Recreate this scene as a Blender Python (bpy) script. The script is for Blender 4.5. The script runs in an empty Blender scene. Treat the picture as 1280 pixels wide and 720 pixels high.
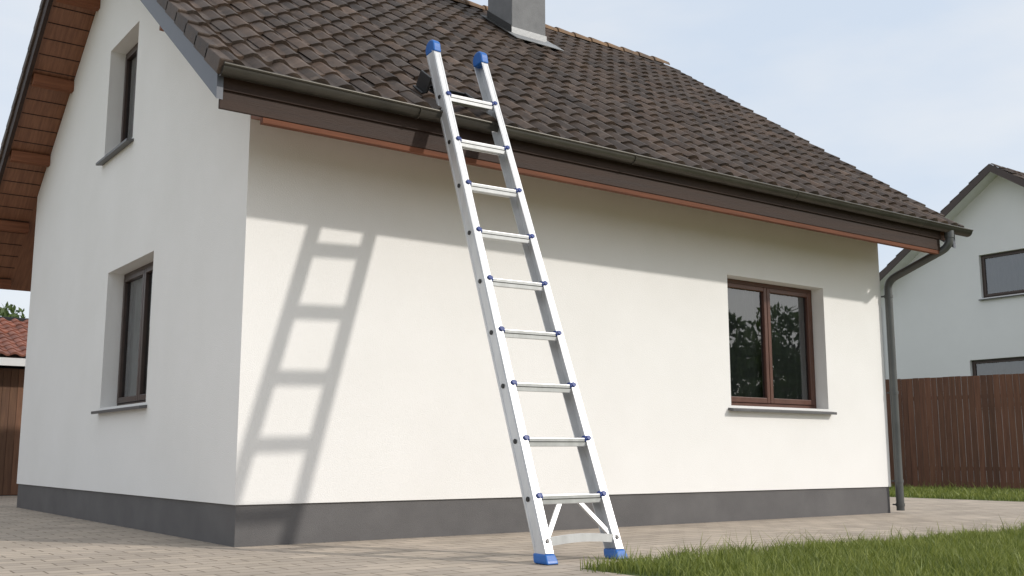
import bpy, bmesh, math, random
import numpy as np
from mathutils import Vector, Matrix
random.seed(7); rng=np.random.default_rng(7)
scene=bpy.context.scene
COL=scene.collection
# ---------------------------------------------------------------- materials
def newmat(name):
    m=bpy.data.materials.new(name); m.use_nodes=True
    nt=m.node_tree; b=nt.nodes['Principled BSDF']
    return m,nt,b
def N(nt,t,**k):
    n=nt.nodes.new(t)
    for a,v in k.items(): setattr(n,a,v)
    return n
def pmat(name,c1,c2=None,rough=.6,metal=0,scale=4,detail=4,bump=.15,bscale=60,bdist=.01,stretch=(1,1,1),attr=None,spec=.5,rvar=.1,lichen=None):
    m,nt,b=newmat(name)
    if c2 is None: c2=tuple(x*.8 for x in c1[:3])+(1,)
    tc=N(nt,'ShaderNodeTexCoord'); mp=N(nt,'ShaderNodeMapping'); mp.inputs['Scale'].default_value=stretch
    nt.links.new(tc.outputs['Object'],mp.inputs[0])
    n1=N(nt,'ShaderNodeTexNoise'); n1.inputs['Scale'].default_value=scale; n1.inputs['Detail'].default_value=detail; n1.inputs['Roughness'].default_value=.6
    nt.links.new(mp.outputs[0],n1.inputs['Vector'])
    cr=N(nt,'ShaderNodeValToRGB'); cr.color_ramp.elements[0].position=.32; cr.color_ramp.elements[1].position=.68
    cr.color_ramp.elements[0].color=c1; cr.color_ramp.elements[1].color=c2
    nt.links.new(n1.outputs['Fac'],cr.inputs[0])
    out=cr.outputs[0]
    if attr:
        at=N(nt,'ShaderNodeAttribute'); at.attribute_name=attr
        mx=N(nt,'ShaderNodeMix',data_type='RGBA',blend_type='MULTIPLY'); mx.inputs[0].default_value=1
        nt.links.new(out,mx.inputs[6]); nt.links.new(at.outputs['Color'],mx.inputs[7]); out=mx.outputs[2]
    if lichen:
        n5=N(nt,'ShaderNodeTexNoise'); n5.inputs['Scale'].default_value=lichen[1]; n5.inputs['Detail'].default_value=8; n5.inputs['Roughness'].default_value=.75
        nt.links.new(tc.outputs['Object'],n5.inputs['Vector'])
        c5=N(nt,'ShaderNodeValToRGB'); c5.color_ramp.elements[0].position=lichen[2]; c5.color_ramp.elements[1].position=lichen[2]+.1
        c5.color_ramp.elements[0].color=(0,0,0,1); c5.color_ramp.elements[1].color=(lichen[3],)*3+(1,)
        nt.links.new(n5.outputs['Fac'],c5.inputs[0])
        mx=N(nt,'ShaderNodeMix',data_type='RGBA'); mx.inputs[7].default_value=lichen[0]
        nt.links.new(c5.outputs[0],mx.inputs[0]); nt.links.new(out,mx.inputs[6]); out=mx.outputs[2]
    nt.links.new(out,b.inputs['Base Color'])
    b.inputs['Metallic'].default_value=metal
    b.inputs['Specular IOR Level'].default_value=spec
    mr=N(nt,'ShaderNodeMapRange'); mr.inputs[3].default_value=max(0,rough-rvar); mr.inputs[4].default_value=min(1,rough+rvar)
    nt.links.new(n1.outputs['Fac'],mr.inputs[0]); nt.links.new(mr.outputs[0],b.inputs['Roughness'])
    if bump:
        n2=N(nt,'ShaderNodeTexNoise'); n2.inputs['Scale'].default_value=bscale; n2.inputs['Detail'].default_value=3
        nt.links.new(mp.outputs[0],n2.inputs['Vector'])
        bp=N(nt,'ShaderNodeBump'); bp.inputs['Strength'].default_value=bump; bp.inputs['Distance'].default_value=bdist
        nt.links.new(n2.outputs['Fac'],bp.inputs['Height']); nt.links.new(bp.outputs[0],b.inputs['Normal'])
    return m
M={}
M['plaster']=pmat('plaster',(.86,.85,.83,1),(.82,.81,.785,1),rough=.9,scale=.8,detail=6,bump=.5,bscale=90,bdist=.006,spec=.2)
M['plaster2']=pmat('plaster_neighbour',(.76,.76,.76,1),(.72,.72,.72,1),rough=.9,scale=.5,bump=.2,spec=.2)
M['plinth']=pmat('plinth_grey',(.120,.116,.116,1),(.150,.145,.144,1),rough=.85,scale=2.2,detail=7,bump=.7,bscale=140,bdist=.007,spec=.3)
M['tile']=pmat('roof_tile',(.056,.041,.033,1),(.100,.073,.057,1),rough=.62,scale=9,bump=.5,bscale=90,bdist=.006,attr='tint',spec=.28,lichen=((.20,.15,.11,1),3.5,.58,.5))
M['ridge']=pmat('ridge_tile',(.09,.06,.04,1),(.24,.14,.07,1),rough=.75,scale=5,bump=.4,bscale=80)
M['redtile']=pmat('red_tile',(.20,.075,.05,1),(.30,.12,.08,1),rough=.75,scale=5,bump=.4,bscale=80,attr='tint')
M['gutter']=pmat('gutter_metal',(.066,.060,.050,1),(.092,.084,.070,1),rough=.36,metal=.45,scale=3,bump=.05)
M['pipe']=pmat('pipe_metal',(.085,.088,.086,1),(.11,.115,.112,1),rough=.42,metal=.3,scale=3,bump=.05)
M['fascia']=pmat('fascia_wood',(.032,.018,.013,1),(.050,.029,.021,1),rough=.6,scale=3,stretch=(.3,6,6),bump=.3,bscale=30,spec=.25)
M['soffit']=pmat('soffit_wood',(.17,.068,.034,1),(.27,.12,.062,1),rough=.55,scale=5,stretch=(6,.35,.6),bump=.3,bscale=20)
M['soffitx']=pmat('soffit_board_wood',(.17,.062,.030,1),(.25,.10,.050,1),rough=.6,scale=5,stretch=(.35,6,6),bump=.3,bscale=20,spec=.25)
M['trim']=pmat('eave_trim_wood',(.12,.042,.020,1),(.18,.066,.033,1),rough=.65,scale=5,stretch=(.35,6,6),bump=.3,bscale=20,spec=.2)
M['barge']=pmat('barge_board_paint',(.10,.11,.135,1),(.135,.145,.17,1),rough=.5,scale=4,stretch=(6,.6,.6),bump=.1)
M['dark']=pmat('dark_metal',(.02,.02,.02,1),(.035,.033,.03,1),rough=.5,bump=.1)
M['frame']=pmat('window_frame_brown',(.085,.034,.022,1),(.115,.048,.030,1),rough=.38,scale=8,stretch=(1,1,.3),bump=.06,bscale=30)
M['framed']=pmat('window_frame_dark',(.045,.028,.022,1),(.06,.038,.030,1),rough=.4,scale=8,bump=.05)
M['sill']=pmat('sill_metal',(.10,.10,.102,1),(.13,.13,.132,1),rough=.45,metal=.2,scale=6,bump=.04)
M['curtain']=pmat('curtain_cloth',(.17,.175,.17,1),(.21,.215,.21,1),rough=.9,scale=2,bump=.1)
M['curtainw']=pmat('curtain_cloth_white',(.42,.42,.41,1),(.50,.50,.49,1),rough=.9,scale=2,bump=.1)
M['chim']=pmat('chimney_render',(.17,.17,.175,1),(.23,.23,.235,1),rough=.85,scale=3,bump=.5,bscale=70)
M['lead']=pmat('lead_flashing',(.22,.225,.23,1),(.30,.305,.31,1),rough=.5,metal=.3,scale=6,bump=.2,bscale=20)
M['alu']=pmat('ladder_aluminium',(.64,.645,.65,1),(.75,.755,.76,1),rough=.40,metal=.5,scale=12,stretch=(1,1,.25),bump=.04,bscale=60,rvar=.08)
M['blue']=pmat('blue_plastic',(.010,.11,.40,1),(.015,.14,.48,1),rough=.38,scale=6,bump=.05)
M['blueD']=pmat('blue_plug_plastic',(.008,.03,.17,1),(.01,.04,.22,1),rough=.42,scale=6,bump=.05)
M['blackp']=pmat('black_plastic',(.012,.012,.013,1),(.02,.02,.02,1),rough=.4,bump=.05)
M['fence']=pmat('fence_wood',(.095,.038,.020,1),(.155,.068,.037,1),rough=.7,scale=6,stretch=(4,4,.3),bump=.4,bscale=25,attr='tint')
M['shedwood']=pmat('shed_wood',(.12,.055,.028,1),(.19,.095,.05,1),rough=.7,scale=6,stretch=(4,4,.3),bump=.4,bscale=25,attr='tint')
M['whitepaint']=pmat('white_paint',(.7,.7,.69,1),(.64,.64,.63,1),rough=.5,bump=.05)
M['bark']=pmat('bark',(.07,.05,.035,1),(.13,.10,.07,1),rough=.9,scale=10,stretch=(3,3,.6),bump=.8,bscale=14,bdist=.03)
def leafmat(name,c1,c2,trans=.35):
    m,nt,b=newmat(name)
    at=N(nt,'ShaderNodeAttribute'); at.attribute_name='tint'
    cr=N(nt,'ShaderNodeValToRGB'); cr.color_ramp.elements[0].color=c1; cr.color_ramp.elements[1].color=c2
    nt.links.new(at.outputs['Fac'],cr.inputs[0]); nt.links.new(cr.outputs[0],b.inputs['Base Color'])
    b.inputs['Roughness'].default_value=.55
    if trans:
        tr=N(nt,'ShaderNodeBsdfTranslucent'); nt.links.new(cr.outputs[0],tr.inputs[0])
        mx=N(nt,'ShaderNodeMixShader'); mx.inputs[0].default_value=trans
        out=nt.nodes['Material Output']
        nt.links.new(b.outputs[0],mx.inputs[1]); nt.links.new(tr.outputs[0],mx.inputs[2]); nt.links.new(mx.outputs[0],out.inputs[0])
    return m
M['leaf']=leafmat('leaves',(.03,.06,.015,1),(.11,.16,.04,1))
M['blade']=leafmat('grass_blades',(.075,.12,.018,1),(.35,.38,.085,1),.3)
# glass
m,nt,b=newmat('window_glass'); nt.nodes.remove(b)
fr=N(nt,'ShaderNodeFresnel'); fr.inputs[0].default_value=2.3
tp=N(nt,'ShaderNodeBsdfTransparent'); tp.inputs[0].default_value=(.80,.83,.82,1)
gl=N(nt,'ShaderNodeBsdfGlossy'); gl.inputs['Roughness'].default_value=.01; gl.inputs[0].default_value=(.95,.97,1,1)
tc=N(nt,'ShaderNodeTexCoord'); nz=N(nt,'ShaderNodeTexNoise'); nz.inputs['Scale'].default_value=1.3; nz.inputs['Detail'].default_value=1
bp=N(nt,'ShaderNodeBump'); bp.inputs['Strength'].default_value=.12; bp.inputs['Distance'].default_value=.03
nt.links.new(tc.outputs['Object'],nz.inputs['Vector']); nt.links.new(nz.outputs['Fac'],bp.inputs['Height']); nt.links.new(bp.outputs[0],gl.inputs['Normal'])
mx=N(nt,'ShaderNodeMixShader'); nt.links.new(fr.outputs[0],mx.inputs[0]); nt.links.new(tp.outputs[0],mx.inputs[1]); nt.links.new(gl.outputs[0],mx.inputs[2])
nt.links.new(mx.outputs[0],nt.nodes['Material Output'].inputs[0]); M['glass']=m
# ground grass
m,nt,b=newmat('grass_ground')
tc=N(nt,'ShaderNodeTexCoord'); n1=N(nt,'ShaderNodeTexNoise'); n1.inputs['Scale'].default_value=1.1; n1.inputs['Detail'].default_value=10; n1.inputs['Roughness'].default_value=.75
cr=N(nt,'ShaderNodeValToRGB'); e=cr.color_ramp.elements; e[0].position=.35; e[1].position=.7; e[0].color=(.06,.09,.018,1); e[1].color=(.16,.19,.05,1)
nt.links.new(tc.outputs['Object'],n1.inputs['Vector']); nt.links.new(n1.outputs['Fac'],cr.inputs[0]); nt.links.new(cr.outputs[0],b.inputs['Base Color'])
n2=N(nt,'ShaderNodeTexNoise'); n2.inputs['Scale'].default_value=25; n2.inputs['Detail'].default_value=6; nt.links.new(tc.outputs['Object'],n2.inputs['Vector'])
bp=N(nt,'ShaderNodeBump'); bp.inputs['Strength'].default_value=.8; bp.inputs['Distance'].default_value=.04; nt.links.new(n2.outputs['Fac'],bp.inputs['Height']); nt.links.new(bp.outputs[0],b.inputs['Normal'])
b.inputs['Roughness'].default_value=.95; M['ground']=m
# pavement
m,nt,b=newmat('paving_blocks')
tc=N(nt,'ShaderNodeTexCoord')
nw=N(nt,'ShaderNodeTexNoise'); nw.inputs['Scale'].default_value=6; nw.inputs['Detail'].default_value=3
nt.links.new(tc.outputs['Object'],nw.inputs['Vector'])
vm=N(nt,'ShaderNodeVectorMath',operation='MULTIPLY_ADD'); vm.inputs[1].default_value=(.014,.014,0)
nt.links.new(nw.outputs['Color'],vm.inputs[0]); nt.links.new(tc.outputs['Object'],vm.inputs[2])
br=N(nt,'ShaderNodeTexBrick'); br.inputs['Scale'].default_value=1; br.inputs['Brick Width'].default_value=.36; br.inputs['Row Height'].default_value=.18
br.inputs['Mortar Size'].default_value=.008; br.inputs['Mortar Smooth'].default_value=.4; br.inputs['Bias'].default_value=0
br.inputs['Color1'].default_value=(.50,.435,.365,1); br.inputs['Color2'].default_value=(.40,.35,.30,1); br.inputs['Mortar'].default_value=(.20,.165,.13,1)
nt.links.new(vm.outputs[0],br.inputs['Vector'])
n1=N(nt,'ShaderNodeTexNoise'); n1.inputs['Scale'].default_value=.9; n1.inputs['Detail'].default_value=9; n1.inputs['Roughness'].default_value=.7
nt.links.new(tc.outputs['Object'],n1.inputs['Vector'])
cr=N(nt,'ShaderNodeValToRGB'); e=cr.color_ramp.elements; e[0].position=.3; e[1].position=.7; e[0].color=(.76,.74,.70,1); e[1].color=(1.12,1.09,1.05,1)
nt.links.new(n1.outputs['Fac'],cr.inputs[0])
mx=N(nt,'ShaderNodeMix',data_type='RGBA',blend_type='MULTIPLY'); mx.inputs[0].default_value=1
nt.links.new(br.outputs['Color'],mx.inputs[6]); nt.links.new(cr.outputs[0],mx.inputs[7]); nt.links.new(mx.outputs[2],b.inputs['Base Color'])
b.inputs['Roughness'].default_value=.85
n3=N(nt,'ShaderNodeTexNoise'); n3.inputs['Scale'].default_value=70; n3.inputs['Detail'].default_value=3; nt.links.new(tc.outputs['Object'],n3.inputs['Vector'])
ma=N(nt,'ShaderNodeMath',operation='MULTIPLY_ADD'); ma.inputs[1].default_value=-1.0
nt.links.new(br.outputs['Fac'],ma.inputs[0]); 
m3=N(nt,'ShaderNodeMath',operation='MULTIPLY'); m3.inputs[1].default_value=.3; nt.links.new(n3.outputs['Fac'],m3.inputs[0]); nt.links.new(m3.outputs[0],ma.inputs[2])
bp=N(nt,'ShaderNodeBump'); bp.inputs['Strength'].default_value=.7; bp.inputs['Distance'].default_value=.007; nt.links.new(ma.outputs[0],bp.inputs['Height']); nt.links.new(bp.outputs[0],b.inputs['Normal'])
M['pave']=m
# ---------------------------------------------------------------- helpers
WL={}
def setpar(o,p):
    if p is not None:
        o.parent=p; o.matrix_parent_inverse=Matrix.Translation(-WL[p.name])
def mkempty(name,loc,parent=None):
    e=bpy.data.objects.new(name,None); e.location=loc; e.empty_display_size=.3; COL.objects.link(e)
    WL[e.name]=Vector(loc)
    if parent is not None: setpar(e,parent)
    return e
def mesh(name,v,f,mat=None,parent=None,smooth=False,bevel=0,tint=None):
    me=bpy.data.meshes.new(name); me.from_pydata([tuple(x) for x in v],[],f); me.update()
    if smooth: me.polygons.foreach_set('use_smooth',[True]*len(me.polygons))
    if tint is not None:
        a=me.color_attributes.new('tint','FLOAT_COLOR','POINT'); t=np.asarray(tint,dtype=np.float32)
        a.data.foreach_set('color',t.ravel())
    o=bpy.data.objects.new(name,me); COL.objects.link(o)
    if mat: me.materials.append(M[mat] if isinstance(mat,str) else mat)
    setpar(o,parent)
    if bevel:
        b=o.modifiers.new('bevel','BEVEL'); b.width=bevel; b.segments=2; b.limit_method='ANGLE'
    return o
def recalc(o):
    bm=bmesh.new(); bm.from_mesh(o.data); bmesh.ops.recalc_face_normals(bm,faces=bm.faces); bm.to_mesh(o.data); bm.free(); return o
BF=[(0,3,2,1),(4,5,6,7),(0,1,5,4),(1,2,6,5),(2,3,7,6),(3,0,4,7)]
def bv(lo,hi):
    x0,y0,z0=lo;x1,y1,z1=hi
    return [(x0,y0,z0),(x1,y0,z0),(x1,y1,z0),(x0,y1,z0),(x0,y0,z1),(x1,y0,z1),(x1,y1,z1),(x0,y1,z1)]
def box(name,lo,hi,mat,parent=None,bevel=0,X=None):
    v=[Vector(p) for p in bv(lo,hi)]
    if X is not None: v=[X@p for p in v]
    o=mesh(name,v,BF,mat,parent,bevel=bevel)
    if X is not None and X.determinant()<0: o.data.flip_normals()
    return o
def prism_x(name,poly,x0,x1,mat,parent=None,bevel=0):
    n=len(poly); v=[(x0,y,z) for y,z in poly]+[(x1,y,z) for y,z in poly]
    f=[tuple(range(n)),tuple(range(2*n-1,n-1,-1))]+[(i,i+n,(i+1)%n+n,(i+1)%n) for i in range(n)]
    return recalc(mesh(name,v,f,mat,parent,bevel=bevel))
def frame_for(p0,p1,xref):
    A=(p1-p0).normalized(); Xd=(xref-A*xref.dot(A)).normalized(); D=A.cross(Xd)
    return A,Xd,D
def extrude(name,prof,p0,p1,xref,mat,parent=None,bevel=0,smooth=False):
    p0=Vector(p0);p1=Vector(p1);A,Xd,D=frame_for(p0,p1,Vector(xref)); n=len(prof)
    v=[p0+Xd*a+D*b for a,b in prof]+[p1+Xd*a+D*b for a,b in prof]
    f=[tuple(range(n)),tuple(range(2*n-1,n-1,-1))]+[(i,i+n,(i+1)%n+n,(i+1)%n) for i in range(n)]
    return recalc(mesh(name,v,f,mat,parent,bevel=bevel,smooth=smooth))
def rect(w,d): return [(-w/2,-d/2),(w/2,-d/2),(w/2,d/2),(-w/2,d/2)]
def circ(r,n=16): return [(r*math.cos(2*math.pi*i/n),r*math.sin(2*math.pi*i/n)) for i in range(n)]
def curve(name,pts,r,mat,parent=None):
    c=bpy.data.curves.new(name,'CURVE'); c.dimensions='3D'; c.bevel_depth=r; c.bevel_resolution=6; c.use_fill_caps=True
    s=c.splines.new('POLY'); s.points.add(len(pts)-1)
    for i,p in enumerate(pts): s.points[i].co=(*p,1)
    s.use_smooth=True
    o=bpy.data.objects.new(name,c); COL.objects.link(o); c.materials.append(M[mat]); setpar(o,parent); return o
def boolcut(o,boxes):
    for lo,hi in boxes:
        c=box('cutter',lo,hi,None); md=o.modifiers.new('b','BOOLEAN'); md.operation='DIFFERENCE'; md.solver='EXACT'; md.object=c
        bpy.context.view_layer.objects.active=o
        bpy.ops.object.modifier_apply(modifier=md.name)
        bpy.data.objects.remove(c,do_unlink=True)
def window(name,X,w,h,parent,fmat='frame',inset=.19,curt='curtain',casements=2,sill=True,cfold=.02,cd=.12):
    """local: u 0..w, n inward, w up 0..h ; X maps (u,n,z)->world"""
    P=mkempty(name,tuple(X@Vector((w/2,0,h/2))),parent)
    def b(nm,lo,hi,mat,bev=.004): return box(nm,lo,hi,mat,P,bev,X)
    t=.055;i=inset
    b('frame_left',(0,i,0),(t,i+.07,h),fmat); b('frame_right',(w-t,i,0),(w,i+.07,h),fmat)
    b('frame_top',(t,i+.001,h-t),(w-t,i+.07,h),fmat); b('frame_bottom',(t,i+.001,0),(w-t,i+.07,t),fmat)
    iw=(w-2*t)/casements; s=.06
    out=(X.to_3x3()@Vector((0,-1,0)))
    for k in range(casements):
        a=t+k*iw+.004; c=t+(k+1)*iw-.004; z0=t+.004; z1=h-t-.004
        b('sash_l',(a,i-.02,z0),(a+s,i+.05,z1),fmat,.008); b('sash_r',(c-s,i-.02,z0),(c,i+.05,z1),fmat,.008)
        b('sash_t',(a+s,i-.019,z1-s),(c-s,i+.05,z1),fmat,.008); b('sash_b',(a+s,i-.019,z0),(c-s,i+.05,z0+s+.01),fmat,.008)
        # pane: one sheet facing outward
        q=[X@Vector(p) for p in ((a+s-.01,i+.02,z0+s-.01),(c-s+.01,i+.02,z0+s-.01),(c-s+.01,i+.02,z1-s+.01),(a+s-.01,i+.02,z1-s+.01))]
        nrm=(q[1]-q[0]).cross(q[2]-q[0])
        mesh('glass',q,[(0,1,2,3) if nrm.dot(out)>0 else (3,2,1,0)],'glass',P)
    n=int(w/.02); v=[];f=[]
    for j in range(n+1):
        u=.0+w*j/n; d=i+cd+cfold*math.sin(u*38+math.sin(u*7)*1.5)
        v+= [X@Vector((u,d,.02)),X@Vector((u,d+.004,h-.01))]
    for j in range(n): f.append((2*j,2*j+2,2*j+3,2*j+1))
    mesh('curtain',v,f,curt,P,smooth=True)
    if sill:
        prof=[(-.09,-.042),(i,-.004),(i,-.03),(-.065,-.075),(-.09,-.075)]
        vv=[X@Vector((u,a,z)) for u in (-.06,w+.06) for a,z in prof]; n=5
        ff=[tuple(range(n)),tuple(range(2*n-1,n-1,-1))]+[(k,k+n,(k+1)%n+n,(k+1)%n) for k in range(n)]
        recalc(mesh('sill',vv,ff,'sill',P,bevel=.003))
    return P
def tiles(name,y0,z0,dirn,slope,x0,x1,length,ncol,nrow,mat,parent,amp=.058,base=.0):
    al=math.atan(slope); S=np.array([0,dirn*math.cos(al),math.sin(al)]); Nn=np.array([0,-dirn*math.sin(al),math.cos(al)])
    P=(x1-x0)/ncol; G=length/nrow; K=9
    us=np.linspace(0,1,K); prof=((1+np.cos(2*np.pi*(us-.32)))/2)**1.25*amp
    V=[];F=[];T=[]
    for r in range(nrow):
        for c in range(ncol):
            jx=random.uniform(-.004,.004); jl=random.uniform(-.004,.009); js=random.uniform(-.010,.010); tn=random.uniform(.66,1.22)
            if random.random()<.07: tn*=1.3
            warm=random.uniform(.95,1.10); tw=random.uniform(-.005,.005)
            b0=len(V)
            for (sv,lift) in ((0,.018+base),(0,.056+base),(.5,.040+base),(1.0,.022+base)):
                nose=(-.036*np.sin(np.pi*us)) if sv==0 else 0*us
                L=r*G+js+sv*(min(G+.05,length-r*G)) + nose
                xs=x0+c*P+us*(P*1.03)+jx
                hh=prof*(1.0 if lift>.021+base or sv>0 else .8)+lift+jl+tw*(us-.5)*2
                for k in range(K):
                    V.append((xs[k], y0+S[1]*L[k]+Nn[1]*hh[k], z0+S[2]*L[k]+Nn[2]*hh[k])); T.append((tn*warm,tn,tn/warm,1))
            for q in range(3):
                for k in range(K-1):
                    a=b0+q*K+k; F.append((a,a+1,a+K+1,a+K) if dirn>0 else (a,a+K,a+K+1,a+1))
    return mesh(name,V,F,mat,parent,smooth=False,tint=np.array(T))
# ---------------------------------------------------------------- ground
mesh('ground',[(-700,-700,0),(700,-700,0),(700,700,0),(-700,700,0)],[(0,1,2,3)],'ground')
pz=.004
mesh('pavement',[(-16,-16,pz),(1.35,-16,pz),(1.35,-3.15,pz),(14.8,-3.15,pz),(14.8,16,pz),(-16,16,pz)],[(0,1,2,3,4,5)],'pave')
# ---------------------------------------------------------------- main house
H=mkempty('white_house',(4.85,4.5,0))
L=9.70;W=9.1;RY=4.87;RZ=8.22;EY=-.85;EZ=4.06;SF=(RZ-EZ)/(RY-EY);SB=.70;BY=11.0
XL=-.62;XR=10.26
rz=lambda y: RZ-SF*(RY-y) if y<RY else RZ-SB*(y-RY)
PT=.37
walls=prism_x('walls',[(0,PT),(0,rz(0)-.24),(RY,RZ-.24),(W,rz(W)-.24),(W,PT)],0,L,'plaster',H)
fw=(6.45,8.38,1.43,3.10); g1=(2.72,4.56,1.39,3.10); g2=(3.83,5.10,4.71,6.24)
boolcut(walls,[((fw[0],-.1,fw[2]),(fw[1],.5,fw[3])),((-.1,g1[0],g1[2]),(.5,g1[1],g1[3])),((-.1,g2[0],g2[2]),(.5,g2[1],g2[3]))])
box('plinth',(.02,.02,0),(L-.02,W-.02,PT+.03),'plinth',H)
XF=Matrix(((1,0,0,fw[0]),(0,1,0,0),(0,0,1,fw[2]),(0,0,0,1)))
window('front_window',XF,fw[1]-fw[0],fw[3]-fw[2],H,'frame',.20)
def XG(y,z): return Matrix(((0,1,0,0),(1,0,0,y),(0,0,1,z),(0,0,0,1)))
window('gable_window',XG(g1[0],g1[2]),g1[1]-g1[0],g1[3]-g1[2],H,'framed',.20,curt='curtainw')
window('attic_window',XG(g2[0],g2[2]),g2[1]-g2[0],g2[3]-g2[2],H,'framed',.20,curt='curtainw')
Tk=.20
prism_x('roof_deck',[(EY,EZ-.02),(RY,RZ-.02),(BY,rz(BY)-.02),(BY,rz(BY)-.02-Tk),(RY,RZ-.02-Tk),(EY,EZ-.02-Tk)],XL+.03,XR-.02,'soffit',H)
for k,(y) in enumerate((1.0,2.6,5.9,7.15,8.4,9.65,10.8)):
    z=rz(y)-.02-Tk
    box('purlin_%d'%k,(XL+.05,y-.07,z-.16),(0.0,y+.07,z-.0),'soffitx',H,.004)
for k in range(26):
    t0=k/26
    y=RY+.1+(BY-RY-.1)*t0; z=rz(y)-.02-Tk
    box('soffit_batten_%d'%k,(XL+.05,y-.006,z-.010),(-.002,y+.006,z-.0),'fascia',H)
FB=3.68
prism_x('eave_soffit',[(EY+.03,FB+.01),(-.003,3.93),(-.003,4.3),(EY+.03,EZ-.2)],.004,L+.22,'soffitx',H)
box('fascia',(XL+.01,EY-.0,FB),(L+.24,EY+.028,EZ-.03),'fascia',H,.004)
box('fascia_lower_trim',(-.22,EY+.008,FB-.052),(L+.22,EY+.07,FB-.001),'trim',H,.003)
box('fascia_upper_strip',(XL+.01,EY-.022,3.84),(L+.24,EY-.001,EZ-.03),'fascia',H,.004)
for s in range(2):
    (ya,yb)=((EY-.03,RY),(RY,BY))[s]
    za,zb=(rz(EY)-.03*SF,RZ) if s==0 else (RZ,rz(BY))
    for nm,x in (('barge_board',XL),('barge_board_far',XR)):
        mt='barge' if s==0 else 'fascia'
        prism_x(nm,[(ya,za+.02),(yb,zb+.02),(yb,zb-.29),(ya,za-.29)],x-.03,x+.025,mt,H)
sl=math.hypot(RY-EY+.10,SF*(RY-EY+.10))
tiles('roof_tiles',EY-.10,EZ-.10*SF,1,SF,XL,XR,sl,42,20,'tile',H)
slb=math.hypot(BY-RY+.08,SB*(BY-RY+.08))
tiles('roof_tiles_back',BY+.08,rz(BY+.08),-1,SB,XL,XR,slb,42,20,'tile',H)
def verge(name,y0,z0,dirn,slope,length,nrow,x):
    al=math.atan(slope);S=Vector((0,dirn*math.cos(al),math.sin(al)));Nn=Vector((0,-dirn*math.sin(al),math.cos(al)));G=length/nrow
    v=[];f=[];T=[]
    for r in range(nrow):
        p=Vector((x,y0,z0))+S*(r*G); b0=len(v); tn=random.uniform(.75,1.15)
        for (L_,t,bt) in ((-.02,.095,-.045),(G+.03,.062,-.06)):
            for xx in (-.05,.07):
                for hh in (bt,t): v.append(p+S*L_+Nn*hh+Vector((xx,0,0))); T.append((tn,tn,tn,1))
        a=b0
        f+=[(a,a+1,a+3,a+2),(a+4,a+6,a+7,a+5),(a,a+4,a+5,a+1),(a+2,a+3,a+7,a+6),(a+1,a+5,a+7,a+3),(a,a+2,a+6,a+4)]
    return mesh(name,v,f,'tile',H,bevel=.012,tint=np.array(T))
for nm,x in (('verge_tiles',XL-.01),('verge_tiles_far',XR-.01)):
    verge(nm,EY-.10,EZ-.10*SF,1,SF,sl,20,x); verge(nm,BY+.08,rz(BY+.08),-1,SB,slb,20,x)
v=[];f=[];nn=28;Lc=(XR-XL+.06)/nn
for k in range(nn):
    xa=XL-.05+k*Lc; b0=len(v)
    for (xx,r) in ((xa-.02,.135),(xa+.03,.135),(xa+Lc,.110)):
        for j in range(9):
            a=math.pi*j/8; v.append((xx,RY+r*math.cos(a)*1.05,RZ+.0+r*math.sin(a)*.95+.03))
    for q in range(2):
        for j in range(8):
            a=b0+q*9+j; f.append((a,a+1,a+10,a+9))
    f.append(tuple(b0+j for j in range(9)))
mesh('ridge_caps',v,f,'ridge',H,smooth=False)
gy,gz,gr=EY-.10,EZ-.055,.078
def gut(name,r,x0,x1,mat):
    v=[];f=[];K=13
    for xx in (x0,x1):
        for rr in (r,r-.006):
            for j in range(K):
                a=math.pi+math.pi*j/(K-1); v.append((xx,gy+rr*math.cos(a),gz+rr*math.sin(a)))
    for j in range(K-1):
        f+=[(j,j+1,2*K+j+1,2*K+j),(K+j,3*K+j,3*K+j+1,K+j+1)]
    f+=[tuple(range(K)),tuple(range(3*K-1,2*K-1,-1))]
    return mesh(name,v,f,mat,H,smooth=True)
gx0,gx1=XL-.03,XR+.24
gut('gutter',gr,gx0,gx1,'gutter')
curve('gutter_rim',[(gx0,gy-gr,gz+.005),(gx1,gy-gr,gz+.005)],.014,'gutter',H)
curve('gutter_rim_back',[(gx0,gy+gr,gz+.01),(gx1,gy+gr,gz+.01)],.008,'gutter',H)
for k in range(4):
    x=gx0+1.9+k*2.7
    pts=[(x,gy+(gr+.004)*math.cos(math.pi+math.pi*j/12),gz+(gr+.004)*math.sin(math.pi+math.pi*j/12)) for j in range(13)]
    curve('gutter_bracket_%d'%k,pts,.006,'gutter',H)
def arcpts(P,r=.12,n=6):
    out=[Vector(P[0])]
    for i in range(1,len(P)-1):
        a,b,c=map(Vector,(P[i-1],P[i],P[i+1])); d0=(a-b).normalized(); d1=(c-b).normalized()
        s=b+d0*r; e=b+d1*r
        for k in range(n+1):
            t=k/n; out.append(s*(1-t)**2+b*2*t*(1-t)+e*t*t)
    out.append(Vector(P[-1])); return out
px,py=L+.07,-.085
curve('downpipe',arcpts([(10.02,gy,gz-.06),(10.02,gy,gz-.27),(px,py,3.33),(px,py,.04)],.13),.056,'pipe',H)
curve('downpipe_funnel',[(10.02,gy,gz-.05),(10.02,gy,gz-.15)],.066,'pipe',H)
for z in (3.1,1.7,.45,.12):
    curve('pipe_clip',[(px,py,z-.02),(px,py,z+.02)],.064,'pipe',H)
    box('clip_arm',(px-.06,py+.04,z-.01),(px-.03,.0,z+.01),'pipe',H)
cx0,cx1,cy0,cy1=5.48,6.14,3.36,4.02
C=mkempty('chimney',(5.81,3.69,6.8),H)
box('stack',(cx0,cy0,6.2),(cx1,cy1,9.3),'chim',C,.01)
box('cap',(cx0-.08,cy0-.08,9.3),(cx1+.08,cy1+.08,9.4),'chim',C,.01)
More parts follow.
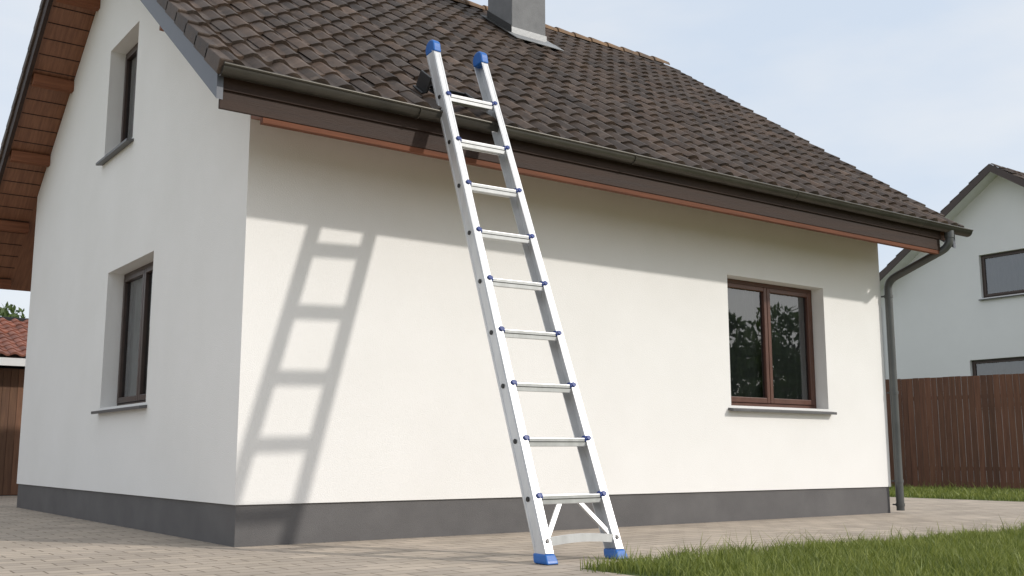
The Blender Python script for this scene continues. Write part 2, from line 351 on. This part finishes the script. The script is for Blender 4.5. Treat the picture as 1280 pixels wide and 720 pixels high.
nf=Vector((0,-math.sin(math.atan(SF)),math.cos(math.atan(SF)))); sf=Vector((0,math.cos(math.atan(SF)),math.sin(math.atan(SF))))
def onroof(x,y,h): p=Vector((x,y,rz(y))); return p+nf*h
def plate(name,xa,xb,ya,yb,h,th,mat):
    v=[onroof(x,y,hh) for hh in (h,h+th) for x,y in ((xa,ya),(xb,ya),(xb,yb),(xa,yb))]
    return mesh(name,v,BF,mat,C,bevel=.004)
plate('apron_flashing',cx0-.12,cx1+.14,cy0-.22,cy0+.02,.115,.012,'lead')
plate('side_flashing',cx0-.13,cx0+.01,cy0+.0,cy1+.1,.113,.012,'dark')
plate('side_flashing_2',cx1-.01,cx1+.13,cy0+.0,cy1+.1,.113,.012,'lead')
zf=rz(cy0)
box('collar_front',(cx0-.012,cy0-.012,zf),(cx1+.012,cy0-.001,zf+.24),'lead',C)
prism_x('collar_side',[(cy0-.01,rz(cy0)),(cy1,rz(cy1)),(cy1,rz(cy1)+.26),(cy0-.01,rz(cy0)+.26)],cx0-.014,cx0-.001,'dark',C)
R=mkempty('roof_hook',(1.55,-.55,4.4))
def rb(nm,x,y,h,dx,dl,dh,mat='blackp',bev=.006):
    p=onroof(x,y,h); X=Matrix((( 1,sf.x,nf.x,p.x),(0,sf.y,nf.y,p.y),(0,sf.z,nf.z,p.z),(0,0,0,1)))
    return box(nm,(-dx/2,-dl/2,0),(dx/2,dl/2,dh),mat,R,bev,X)
rb('base_plate',1.62,-.55,.08,.34,.22,.02); rb('side_plate',1.50,-.55,.10,.025,.24,.16); rb('side_plate_2',1.66,-.52,.10,.02,.2,.10)
rb('cross_bar',1.85,-.66,.11,.55,.035,.035); rb('cross_bar_2',1.85,-.48,.11,.5,.03,.03); rb('stay',2.05,-.57,.10,.03,.24,.05)
# ---------------------------------------------------------------- ladder
LD=mkempty('aluminium_ladder',(1.69,-2.78,0))
bl,br_=Vector((1.338,-2.78,0)),Vector((2.035,-2.78,0)); tl,tr_=Vector((1.55,-.72,4.74)),Vector((2.125,-.70,4.76))
def chan(w,d,t,side):
    p=[(-w/2,-d/2),(w/2,-d/2),(w/2,-d/2+t),(-w/2+t,-d/2+t),(-w/2+t,d/2-t),(w/2,d/2-t),(w/2,d/2),(-w/2,d/2)]
    if side<0: p=[(-a,b) for a,b in p]
    return p
rw,rd=.076,.135
extrude('rail_left',chan(rw,rd,.008,1),bl+(tl-bl)*.012,tl,(1,0,0),'alu',LD,.002)
extrude('rail_right',chan(rw,rd,.008,-1),br_+(tr_-br_)*.012,tr_,(1,0,0),'alu',LD,.002)
for nm,a,b,sg in (('l',bl,tl,-1),('r',br_,tr_,1)):
    A,Xd,D=frame_for(a,b,Vector((1,0,0)))
    for q in (-.046,.046):
        off=Xd*(sg*(rw/2+.002))+D*q
        extrude('rail_rib_'+nm,rect(.004,.012),a+(b-a)*.03+off,b+off-(b-a)*.01,(1,0,0),'alu',LD)
A,Xd,D=frame_for((bl+br_)/2,(tl+tr_)/2,Vector((1,0,0)))
front=-1 if D.y>0 else 1
F_=D*front
for nm,a,b,sg in (('l',bl,tl,-1),('r',br_,tr_,1)):
    for q in (-.024,.024):
        off=Xd*q+F_*(rd/2+.0015)
        extrude('flange_rib_'+nm,rect(.010,.003),a+(b-a)*.03+off,b+off-(b-a)*.02,(1,0,0),'alu',LD)
def cyl(name,p,axis,r,l,mat,par,n=16,bev=.004):
    axis=axis.normalized(); ref=Vector((0,0,1)) if abs(axis.z)<.8 else Vector((1,0,0))
    return extrude(name,circ(r,n),p-axis*l/2,p+axis*l/2,ref,mat,par,bevel=bev)
ss=[.0998,.1928,.2869,.3833,.4807,.578,.6777,.775,.8813]
for k,s in enumerate(ss):
    a=bl+(tl-bl)*s; b=br_+(tr_-br_)*s; u=(b-a).normalized()
    a2=a+u*(rw/2-.012); b2=b-u*(rw/2-.012)
    up=Vector((0,-.10,1)).normalized(); fwd=Vector((0,-1,-.10)).normalized()
    for nm,off,w,d in (('front_tube',fwd*.050,.026,.070),('rear_tube',-fwd*.042,.024,.058)):
        extrude('rung_%d_%s'%(k,nm),[(-d/2,-w/2),(d/2,-w/2),(d/2,w/2),(-d/2,w/2)],a2+off,b2+off,up,'alu',LD,.005)
    extrude('rung_%d_plate'%k,[(-.004,-.031),(.004,-.031),(.004,.031),(-.004,.031)],a2+up*.012+fwd*.004,b2+up*.012+fwd*.004,up,'alu',LD)
    extrude('rung_%d_groove'%k,[(-.003,-.002),(.003,-.002),(.003,.002),(-.003,.002)],a2+fwd*.0635+up*.004,b2+fwd*.0635+up*.004,up,'dark',LD)
    for q in (-.015,0,.015):
        extrude('rung_%d_grip'%k,[(-.003,-.003),(.003,-.003),(.003,.003),(-.003,.003)],a2+up*.019+fwd*q,b2+up*.019+fwd*q,up,'alu',LD)
    for nm,c,sg in (('l',a,-1),('r',b,1)):
        cyl('rung_plug_'+nm,c+F_*(rd/2+.006)-u*(sg*.016),F_,.022,.020,'blueD',LD)
        cyl('rung_plug_inner_'+nm,c-u*(sg*(rw/2+.004))+F_*.048,u,.030,.018,'blueD',LD)
        cyl('rivet_'+nm,c+u*(sg*(rw/2+.004)),u,.020,.010,'blackp',LD,bev=.002)
def pt(side,s): return (bl+(tl-bl)*s) if side<0 else (br_+(tr_-br_)*s)
a=pt(-1,.030);b=pt(1,.030)
n=9;arc=[]
for i in range(n):
    t=i/(n-1); arc.append(a.lerp(b,t)+F_*.045+Vector((0,0,.022*math.sin(math.pi*t))))
for i in range(n-1): extrude('base_bar_%d'%i,rect(.062,.03),arc[i],arc[i+1],(0,0,1),'alu',LD)
r1a,r1b=pt(-1,ss[0]),pt(1,ss[0])
extrude('brace_left',rect(.040,.018),a+Vector((.02,0,.02))+F_*.03,r1a.lerp(r1b,.38)+F_*.03-Vector((0,0,.015)),(1,0,0),'alu',LD,.002)
extrude('brace_right',rect(.040,.018),b+Vector((-.02,0,.02))+F_*.03,r1a.lerp(r1b,.60)+F_*.03-Vector((0,0,.015)),(1,0,0),'alu',LD,.002)
for c in (a,b):
    cyl('base_bolt',c+F_*(rd/2+.004),F_,.016,.01,'blackp',LD,bev=.002)
for nm,p,q in (('foot_left',bl,tl),('foot_right',br_,tr_)):
    d=(q-p).normalized()
    v=[Vector((x,y,z)) for z,hx,hy in ((0.008,.054,.084),(.032,.054,.084),(.080,.046,.078)) for x,y in ((-hx,-hy),(hx,-hy),(hx,hy),(-hx,hy))]
    v=[p+w+Vector((0,d.y/d.z*w.z,0)) for w in v]
    f=[(3,2,1,0),(8,9,10,11)]+[(i+4*l,(i+1)%4+4*l,(i+1)%4+4*l+4,i+4*l+4) for l in (0,1) for i in range(4)]
    mesh(nm,v,f,'blue',LD,bevel=.010)
    for j in range(4): box('foot_tread',(p.x-.051,p.y-.075+j*.042,.0045),(p.x+.051,p.y-.075+j*.042+.02,.0100),'blackp',LD)
for nm,p,q in (('top_cap_left',bl,tl),('top_cap_right',br_,tr_)):
    A_,X_,D_=frame_for(p,q,Vector((1,0,0)));Fv=D_*front
    pr=[(-.071,-.035),(.080,-.085)]+[(.088,-.03),(.094,.005),(.090,.036),(.074,.062),(.048,.080),(.018,.086),(-.014,.082),(-.042,.066),(-.062,.040),(-.071,.008)]
    v=[q+X_*x+Fv*(a_)+A_*b_ for x in (-.042,.042) for a_,b_ in pr]; n=len(pr)
    f=[tuple(range(n)),tuple(range(2*n-1,n-1,-1))]+[(i,i+n,(i+1)%n+n,(i+1)%n) for i in range(n)]
    recalc(mesh(nm,v,f,'blue',LD,bevel=.012))
# ---------------------------------------------------------------- fence
def planks(name,p0,p1,z0,z1,w,gap,mat,parent,thick=.025,zj=0):
    p0=Vector(p0);p1=Vector(p1);d=(p1-p0);Ln=d.length;d.normalize();nrm=Vector((d.y,-d.x,0))
    v=[];f=[];T=[];s=0
    while s<Ln:
        b0=len(v);tn=random.uniform(.72,1.2);zz=z1+random.uniform(-zj,zj);o=random.uniform(0,.006)
        for z in (z0,zz):
            for a,t in ((s,o),(s+w,o),(s+w,o+thick),(s,o+thick)):
                q=p0+d*a+nrm*t; v.append((q.x,q.y,z)); T.append((tn,tn*random.uniform(.97,1.03),tn,1))
        f+=[tuple(b0+i for i in g) for g in BF]; s+=w+gap
    return mesh(name,v,f,mat,parent,tint=np.array(T))
FN=mkempty('wooden_fence',(20,4,0))
f0,f1=(18.6,11.1,0),(22.3,-3.8,0)
planks('boards',f0,f1,.05,2.70,.135,.010,'fence',FN,zj=.006)
d=(Vector(f1)-Vector(f0)); 
for z in (.5,2.2): extrude('rail',rect(.09,.04),Vector(f0)+Vector((.07,.02,z)),Vector(f1)+Vector((.07,.02,z)),(0,0,1),'dark',FN)
for k in range(7):
    p=Vector(f0)+d*(k/6)+Vector((.14,.03,0)); box('post_%d'%k,(p.x-.05,p.y-.05,0),(p.x+.05,p.y+.05,2.66),'dark',FN)
# ---------------------------------------------------------------- neighbour house
NH=mkempty('neighbour_house',(33,8,0))
ny,nz,ns=8.0,9.83,.70; nx=28.0
nw=prism_x('walls',[(3.3,0),(3.3,nz-.15-ns*4.7),(ny,nz-.15),(12.7,nz-.15-ns*4.7),(12.7,0)],nx,nx+11,'plaster2',NH)
boolcut(nw,[((nx-.1,6.9,5.76),(nx+.5,8.9,7.15)),((nx-.1,7.4,2.3),(nx+.5,9.45,3.82))])
def XN(y,z): return Matrix(((0,1,0,nx),(1,0,0,y),(0,0,1,z),(0,0,0,1)))
window('upper_window',XN(6.9,5.76),2.0,1.39,NH,'framed',.12,curt='curtain',casements=1)
window('lower_window',XN(7.4,2.3),2.05,1.52,NH,'framed',.12,curt='curtain',casements=1)
e=5.5
prism_x('roof_deck',[(ny-e,nz-ns*e),(ny,nz),(ny+e,nz-ns*e),(ny+e,nz-ns*e-.18),(ny,nz-.18),(ny-e,nz-ns*e-.18)],nx-.55,nx+11.5,'whitepaint',NH)
for s in (-1,1):
    prism_x('barge_board',[(ny,nz+.05),(ny+s*e,nz-ns*e+.05),(ny+s*e,nz-ns*e-.2),(ny,nz-.2)],nx-.60,nx-.551,'framed',NH)
ln=math.hypot(e+.05,ns*(e+.05))
tiles('roof_tiles',ny-e-.05,nz-ns*(e+.05),1,ns,nx-.6,nx+11.5,ln,40,16,'tile',NH)
tiles('roof_tiles_2',ny+e+.05,nz-ns*(e+.05),-1,ns,nx-.6,nx+11.5,ln,40,16,'tile',NH)
for s in (-1,1):
    curve('gutter',[(nx-.6,ny+s*(e+.08),nz-ns*e-.03),(nx+11.5,ny+s*(e+.08),nz-ns*e-.03)],.07,'gutter',NH)
curve('downpipe',[(nx-.06,12.62,5.9),(nx-.06,12.62,0)],.05,'pipe',NH)
# ---------------------------------------------------------------- shed left
SH=mkempty('wooden_shed',(-2,16.5,0))
box('core',(-6.9,14.55,0),(2.9,19.9,2.6),'shedwood',SH)
planks('boards',(3.0,14.5,0),(-7.0,14.5,0),.02,2.58,.14,.006,'shedwood',SH)
box('fascia',(-7.3,13.98,2.60),(3.3,14.02,2.76),'whitepaint',SH,.004)
prism_x('roof_deck',[(14.02,2.72),(17.2,3.80),(20.4,2.72)],-7.3,3.3,'whitepaint',SH)
lr=math.hypot(3.2,1.09)
tiles('roof_tiles',14.0,2.78,1,.34,-7.35,3.35,lr,40,10,'redtile',SH,base=0)
tiles('roof_tiles_back',20.4,2.78,-1,.34,-7.35,3.35,lr,40,10,'redtile',SH)
curve('ridge',[(-7.35,17.2,3.87),(3.35,17.2,3.87)],.1,'redtile',SH)
# ---------------------------------------------------------------- trees
def tree(loc,h,cr,n=5000,leaf=.13,seed=0):
    r=np.random.default_rng(seed); rd=random.Random(seed)
    T=mkempty('leafy_tree',loc); base=Vector(loc)
    v=[];f=[]
    def limb(p0,p1,r0,r1,K=7):
        A,X_,D_=frame_for(p0,p1,Vector((1,.01,.02))); b0=len(v)
        for p,rr in ((p0,r0),(p1,r1)):
            for j in range(K):
                a=2*math.pi*j/K; v.append(p+X_*rr*math.cos(a)+D_*rr*math.sin(a))
        for j in range(K): f.append((b0+j,b0+(j+1)%K,b0+K+(j+1)%K,b0+K+j))
    top=base+Vector((rd.uniform(-.2,.2),rd.uniform(-.2,.2),h*.75)); mid=base+Vector((.05,.05,h*.38))
    limb(base,mid,h*.028,h*.02); limb(mid,top,h*.02,h*.006)
    cl=[]
    for k in range(16):
        a=rd.uniform(0,2*math.pi); t=rd.uniform(.35,.98); rr=cr*math.sin(math.pi*min(1,max(.15,(t-.2)/.85)))*rd.uniform(.5,.95)
        c=base+Vector((math.cos(a)*rr,math.sin(a)*rr,h*t*.93)); s=mid.lerp(top,max(0,(t-.38)/.5)*.8)
        limb(s,c,h*.009,h*.002,5); cl.append((c,cr*rd.uniform(.24,.42)))
    mesh('trunk',v,f,'bark',T,smooth=True)
    ci=r.integers(0,len(cl),n); C_=np.array([list(cl[i][0]) for i in ci]); Rr=np.array([cl[i][1] for i in ci])
    d=r.normal(size=(n,3)); d/=np.linalg.norm(d,axis=1)[:,None]
    P=C_+d*(Rr*r.uniform(.35,1.08,n)**.7)[:,None]*np.array([1,1,.75])
    a=r.normal(size=(n,3));a/=np.linalg.norm(a,axis=1)[:,None]; b=np.cross(a,r.normal(size=(n,3)));b/=np.linalg.norm(b,axis=1)[:,None]
    s=(leaf*r.uniform(.6,1.3,n))[:,None]
    Vv=np.stack([P-a*s,P-b*s*.5,P+a*s,P+b*s*.5],1).reshape(-1,3)
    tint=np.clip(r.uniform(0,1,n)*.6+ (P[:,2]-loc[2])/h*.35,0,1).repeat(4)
    me=bpy.data.meshes.new('crown'); me.from_pydata(Vv.tolist(),[],np.arange(4*n).reshape(-1,4).tolist())
    at=me.color_attributes.new('tint','FLOAT_COLOR','POINT'); at.data.foreach_set('color',np.stack([tint,tint,tint,np.ones_like(tint)],1).astype(np.float32).ravel())
    me.materials.append(M['leaf']); o=bpy.data.objects.new('crown',me); COL.objects.link(o); setpar(o,T)
tree((3.3,30,0),6.0,2.3,5000,.12,3)
for i,(x,y,h,c) in enumerate(((34,-26,8,3.2),(56,-40,10,4.5),(42,-27,9,3.6))):
    tree((x,y,0),h,c,4500,.2,10+i)
# ---------------------------------------------------------------- grass
def grass(name,region,n,hmin,hmax,wd,seed,edge=None):
    r=np.random.default_rng(seed); x0,x1,y0,y1=region
    x=r.uniform(x0,x1,n); y=r.uniform(y0,y1,n)
    if edge: k=edge(x,y,r); x=x[k];y=y[k]; n=len(x)
    patch=.5+.5*np.sin(x*2.1+np.sin(y*1.7)*2)*np.cos(y*2.6+x*.7)
    patch2=.5+.5*np.sin(x*9.1+np.sin(y*7.7)*2)*np.cos(y*11.6+x*3.7)
    h=r.uniform(hmin,hmax,n)*(.5+.45*patch+.45*patch2); tall=r.random(n)<.05; h[tall]*=1.9
    th=r.uniform(0,2*np.pi,n); dx,dy=np.cos(th),np.sin(th); ph=r.uniform(0,2*np.pi,n); ln=h*r.uniform(.1,.85,n)
    lx,ly=np.cos(ph)*ln,np.sin(ph)*ln; w=wd*r.uniform(.6,1.3,n)
    def row(f,g,ww): return np.stack([x+lx*g-dx*w*ww,y+ly*g-dy*w*ww,h*f],1),np.stack([x+lx*g+dx*w*ww,y+ly*g+dy*w*ww,h*f],1)
    a,b=row(0,0,1);c,d=row(.55,.35,.8);e_=np.stack([x+lx,y+ly,h*.95],1)
    V=np.stack([a,b,d,c,e_],1).reshape(-1,3); i=np.arange(n)*5
    q=np.stack([i,i+1,i+2,i+3],1); t=np.stack([i+3,i+2,i+4],1)
    me=bpy.data.meshes.new(name); me.from_pydata(V.tolist(),[],q.tolist()+t.tolist())
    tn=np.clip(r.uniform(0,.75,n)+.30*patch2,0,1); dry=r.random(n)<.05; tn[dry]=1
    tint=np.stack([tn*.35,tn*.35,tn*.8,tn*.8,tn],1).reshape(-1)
    at=me.color_attributes.new('tint','FLOAT_COLOR','POINT'); at.data.foreach_set('color',np.stack([tint]*3+[np.ones_like(tint)],1).astype(np.float32).ravel())
    me.materials.append(M['blade']); o=bpy.data.objects.new(name,me); COL.objects.link(o); return o
def lawn_edge(x,y,r):
    wob=.07*np.sin(x*3.3)+.05*np.sin(x*11)+r.normal(0,.045,len(x)); wx=.08*np.sin(y*6)+r.normal(0,.05,len(x))
    return (y<-3.12+wob)&(x>1.40+wx)
grass('lawn_grass',(1.2,9.0,-6.2,-2.90),72000,.05,.12,.0034,1,lawn_edge)
grass('lawn_grass',(14.75,20.5,-2,9),22000,.05,.13,.009,2,lambda x,y,r:(x>14.8+r.normal(0,.05,len(x))))
# ---------------------------------------------------------------- light / sky
sd=Vector((.74,-1,.77)).normalized()
sun=bpy.data.lights.new('sun','SUN'); sun.energy=2.45; sun.angle=math.radians(1.8); sun.color=(1,.945,.875)
so=bpy.data.objects.new('sun',sun); COL.objects.link(so); so.rotation_euler=sd.to_track_quat('Z','Y').to_euler(); so.location=(20,-20,30)
w=bpy.data.worlds.new('World'); scene.world=w; w.use_nodes=True; nt=w.node_tree; bg=nt.nodes['Background']; bg.inputs[1].default_value=.15
sk=N(nt,'ShaderNodeTexSky'); sk.sky_type='NISHITA'; sk.sun_disc=False; sk.sun_elevation=math.asin(sd.z); sk.sun_rotation=math.atan2(sd.x,sd.y)
sk.air_density=1.0; sk.dust_density=2.0; sk.ozone_density=1.0
tc=N(nt,'ShaderNodeTexCoord'); mp=N(nt,'ShaderNodeMapping'); mp.inputs['Scale'].default_value=(1,1,3.2)
nz=N(nt,'ShaderNodeTexNoise'); nz.inputs['Scale'].default_value=1.9; nz.inputs['Detail'].default_value=6; nz.inputs['Roughness'].default_value=.52
cr=N(nt,'ShaderNodeValToRGB'); cr.color_ramp.elements[0].position=.36; cr.color_ramp.elements[1].position=.64
cr.color_ramp.elements[0].color=(4.8,5.4,6.2,1); cr.color_ramp.elements[1].color=(6.3,6.35,6.4,1)
mx=N(nt,'ShaderNodeMix',data_type='RGBA'); mx.inputs[0].default_value=.85
nt.links.new(tc.outputs['Generated'],mp.inputs[0]); nt.links.new(mp.outputs[0],nz.inputs['Vector']); nt.links.new(nz.outputs['Fac'],cr.inputs[0]); nt.links.new(cr.outputs[0],mx.inputs[7])
nt.links.new(sk.outputs[0],mx.inputs[6]); nt.links.new(mx.outputs[2],bg.inputs[0])
# ---------------------------------------------------------------- camera
cam=bpy.data.cameras.new('camera'); co=bpy.data.objects.new('camera',cam); COL.objects.link(co); scene.camera=co
cam.sensor_width=36; cam.lens=37.04; cam.clip_end=3000; cam.clip_start=.05
co.location=(-3.612,-9.152,.8)
co.rotation_euler=Vector((.588*.9875,.809*.9875,.1575)).to_track_quat('-Z','Y').to_euler()
scene.view_settings.view_transform='Standard'; scene.view_settings.look='None'; scene.view_settings.exposure=0
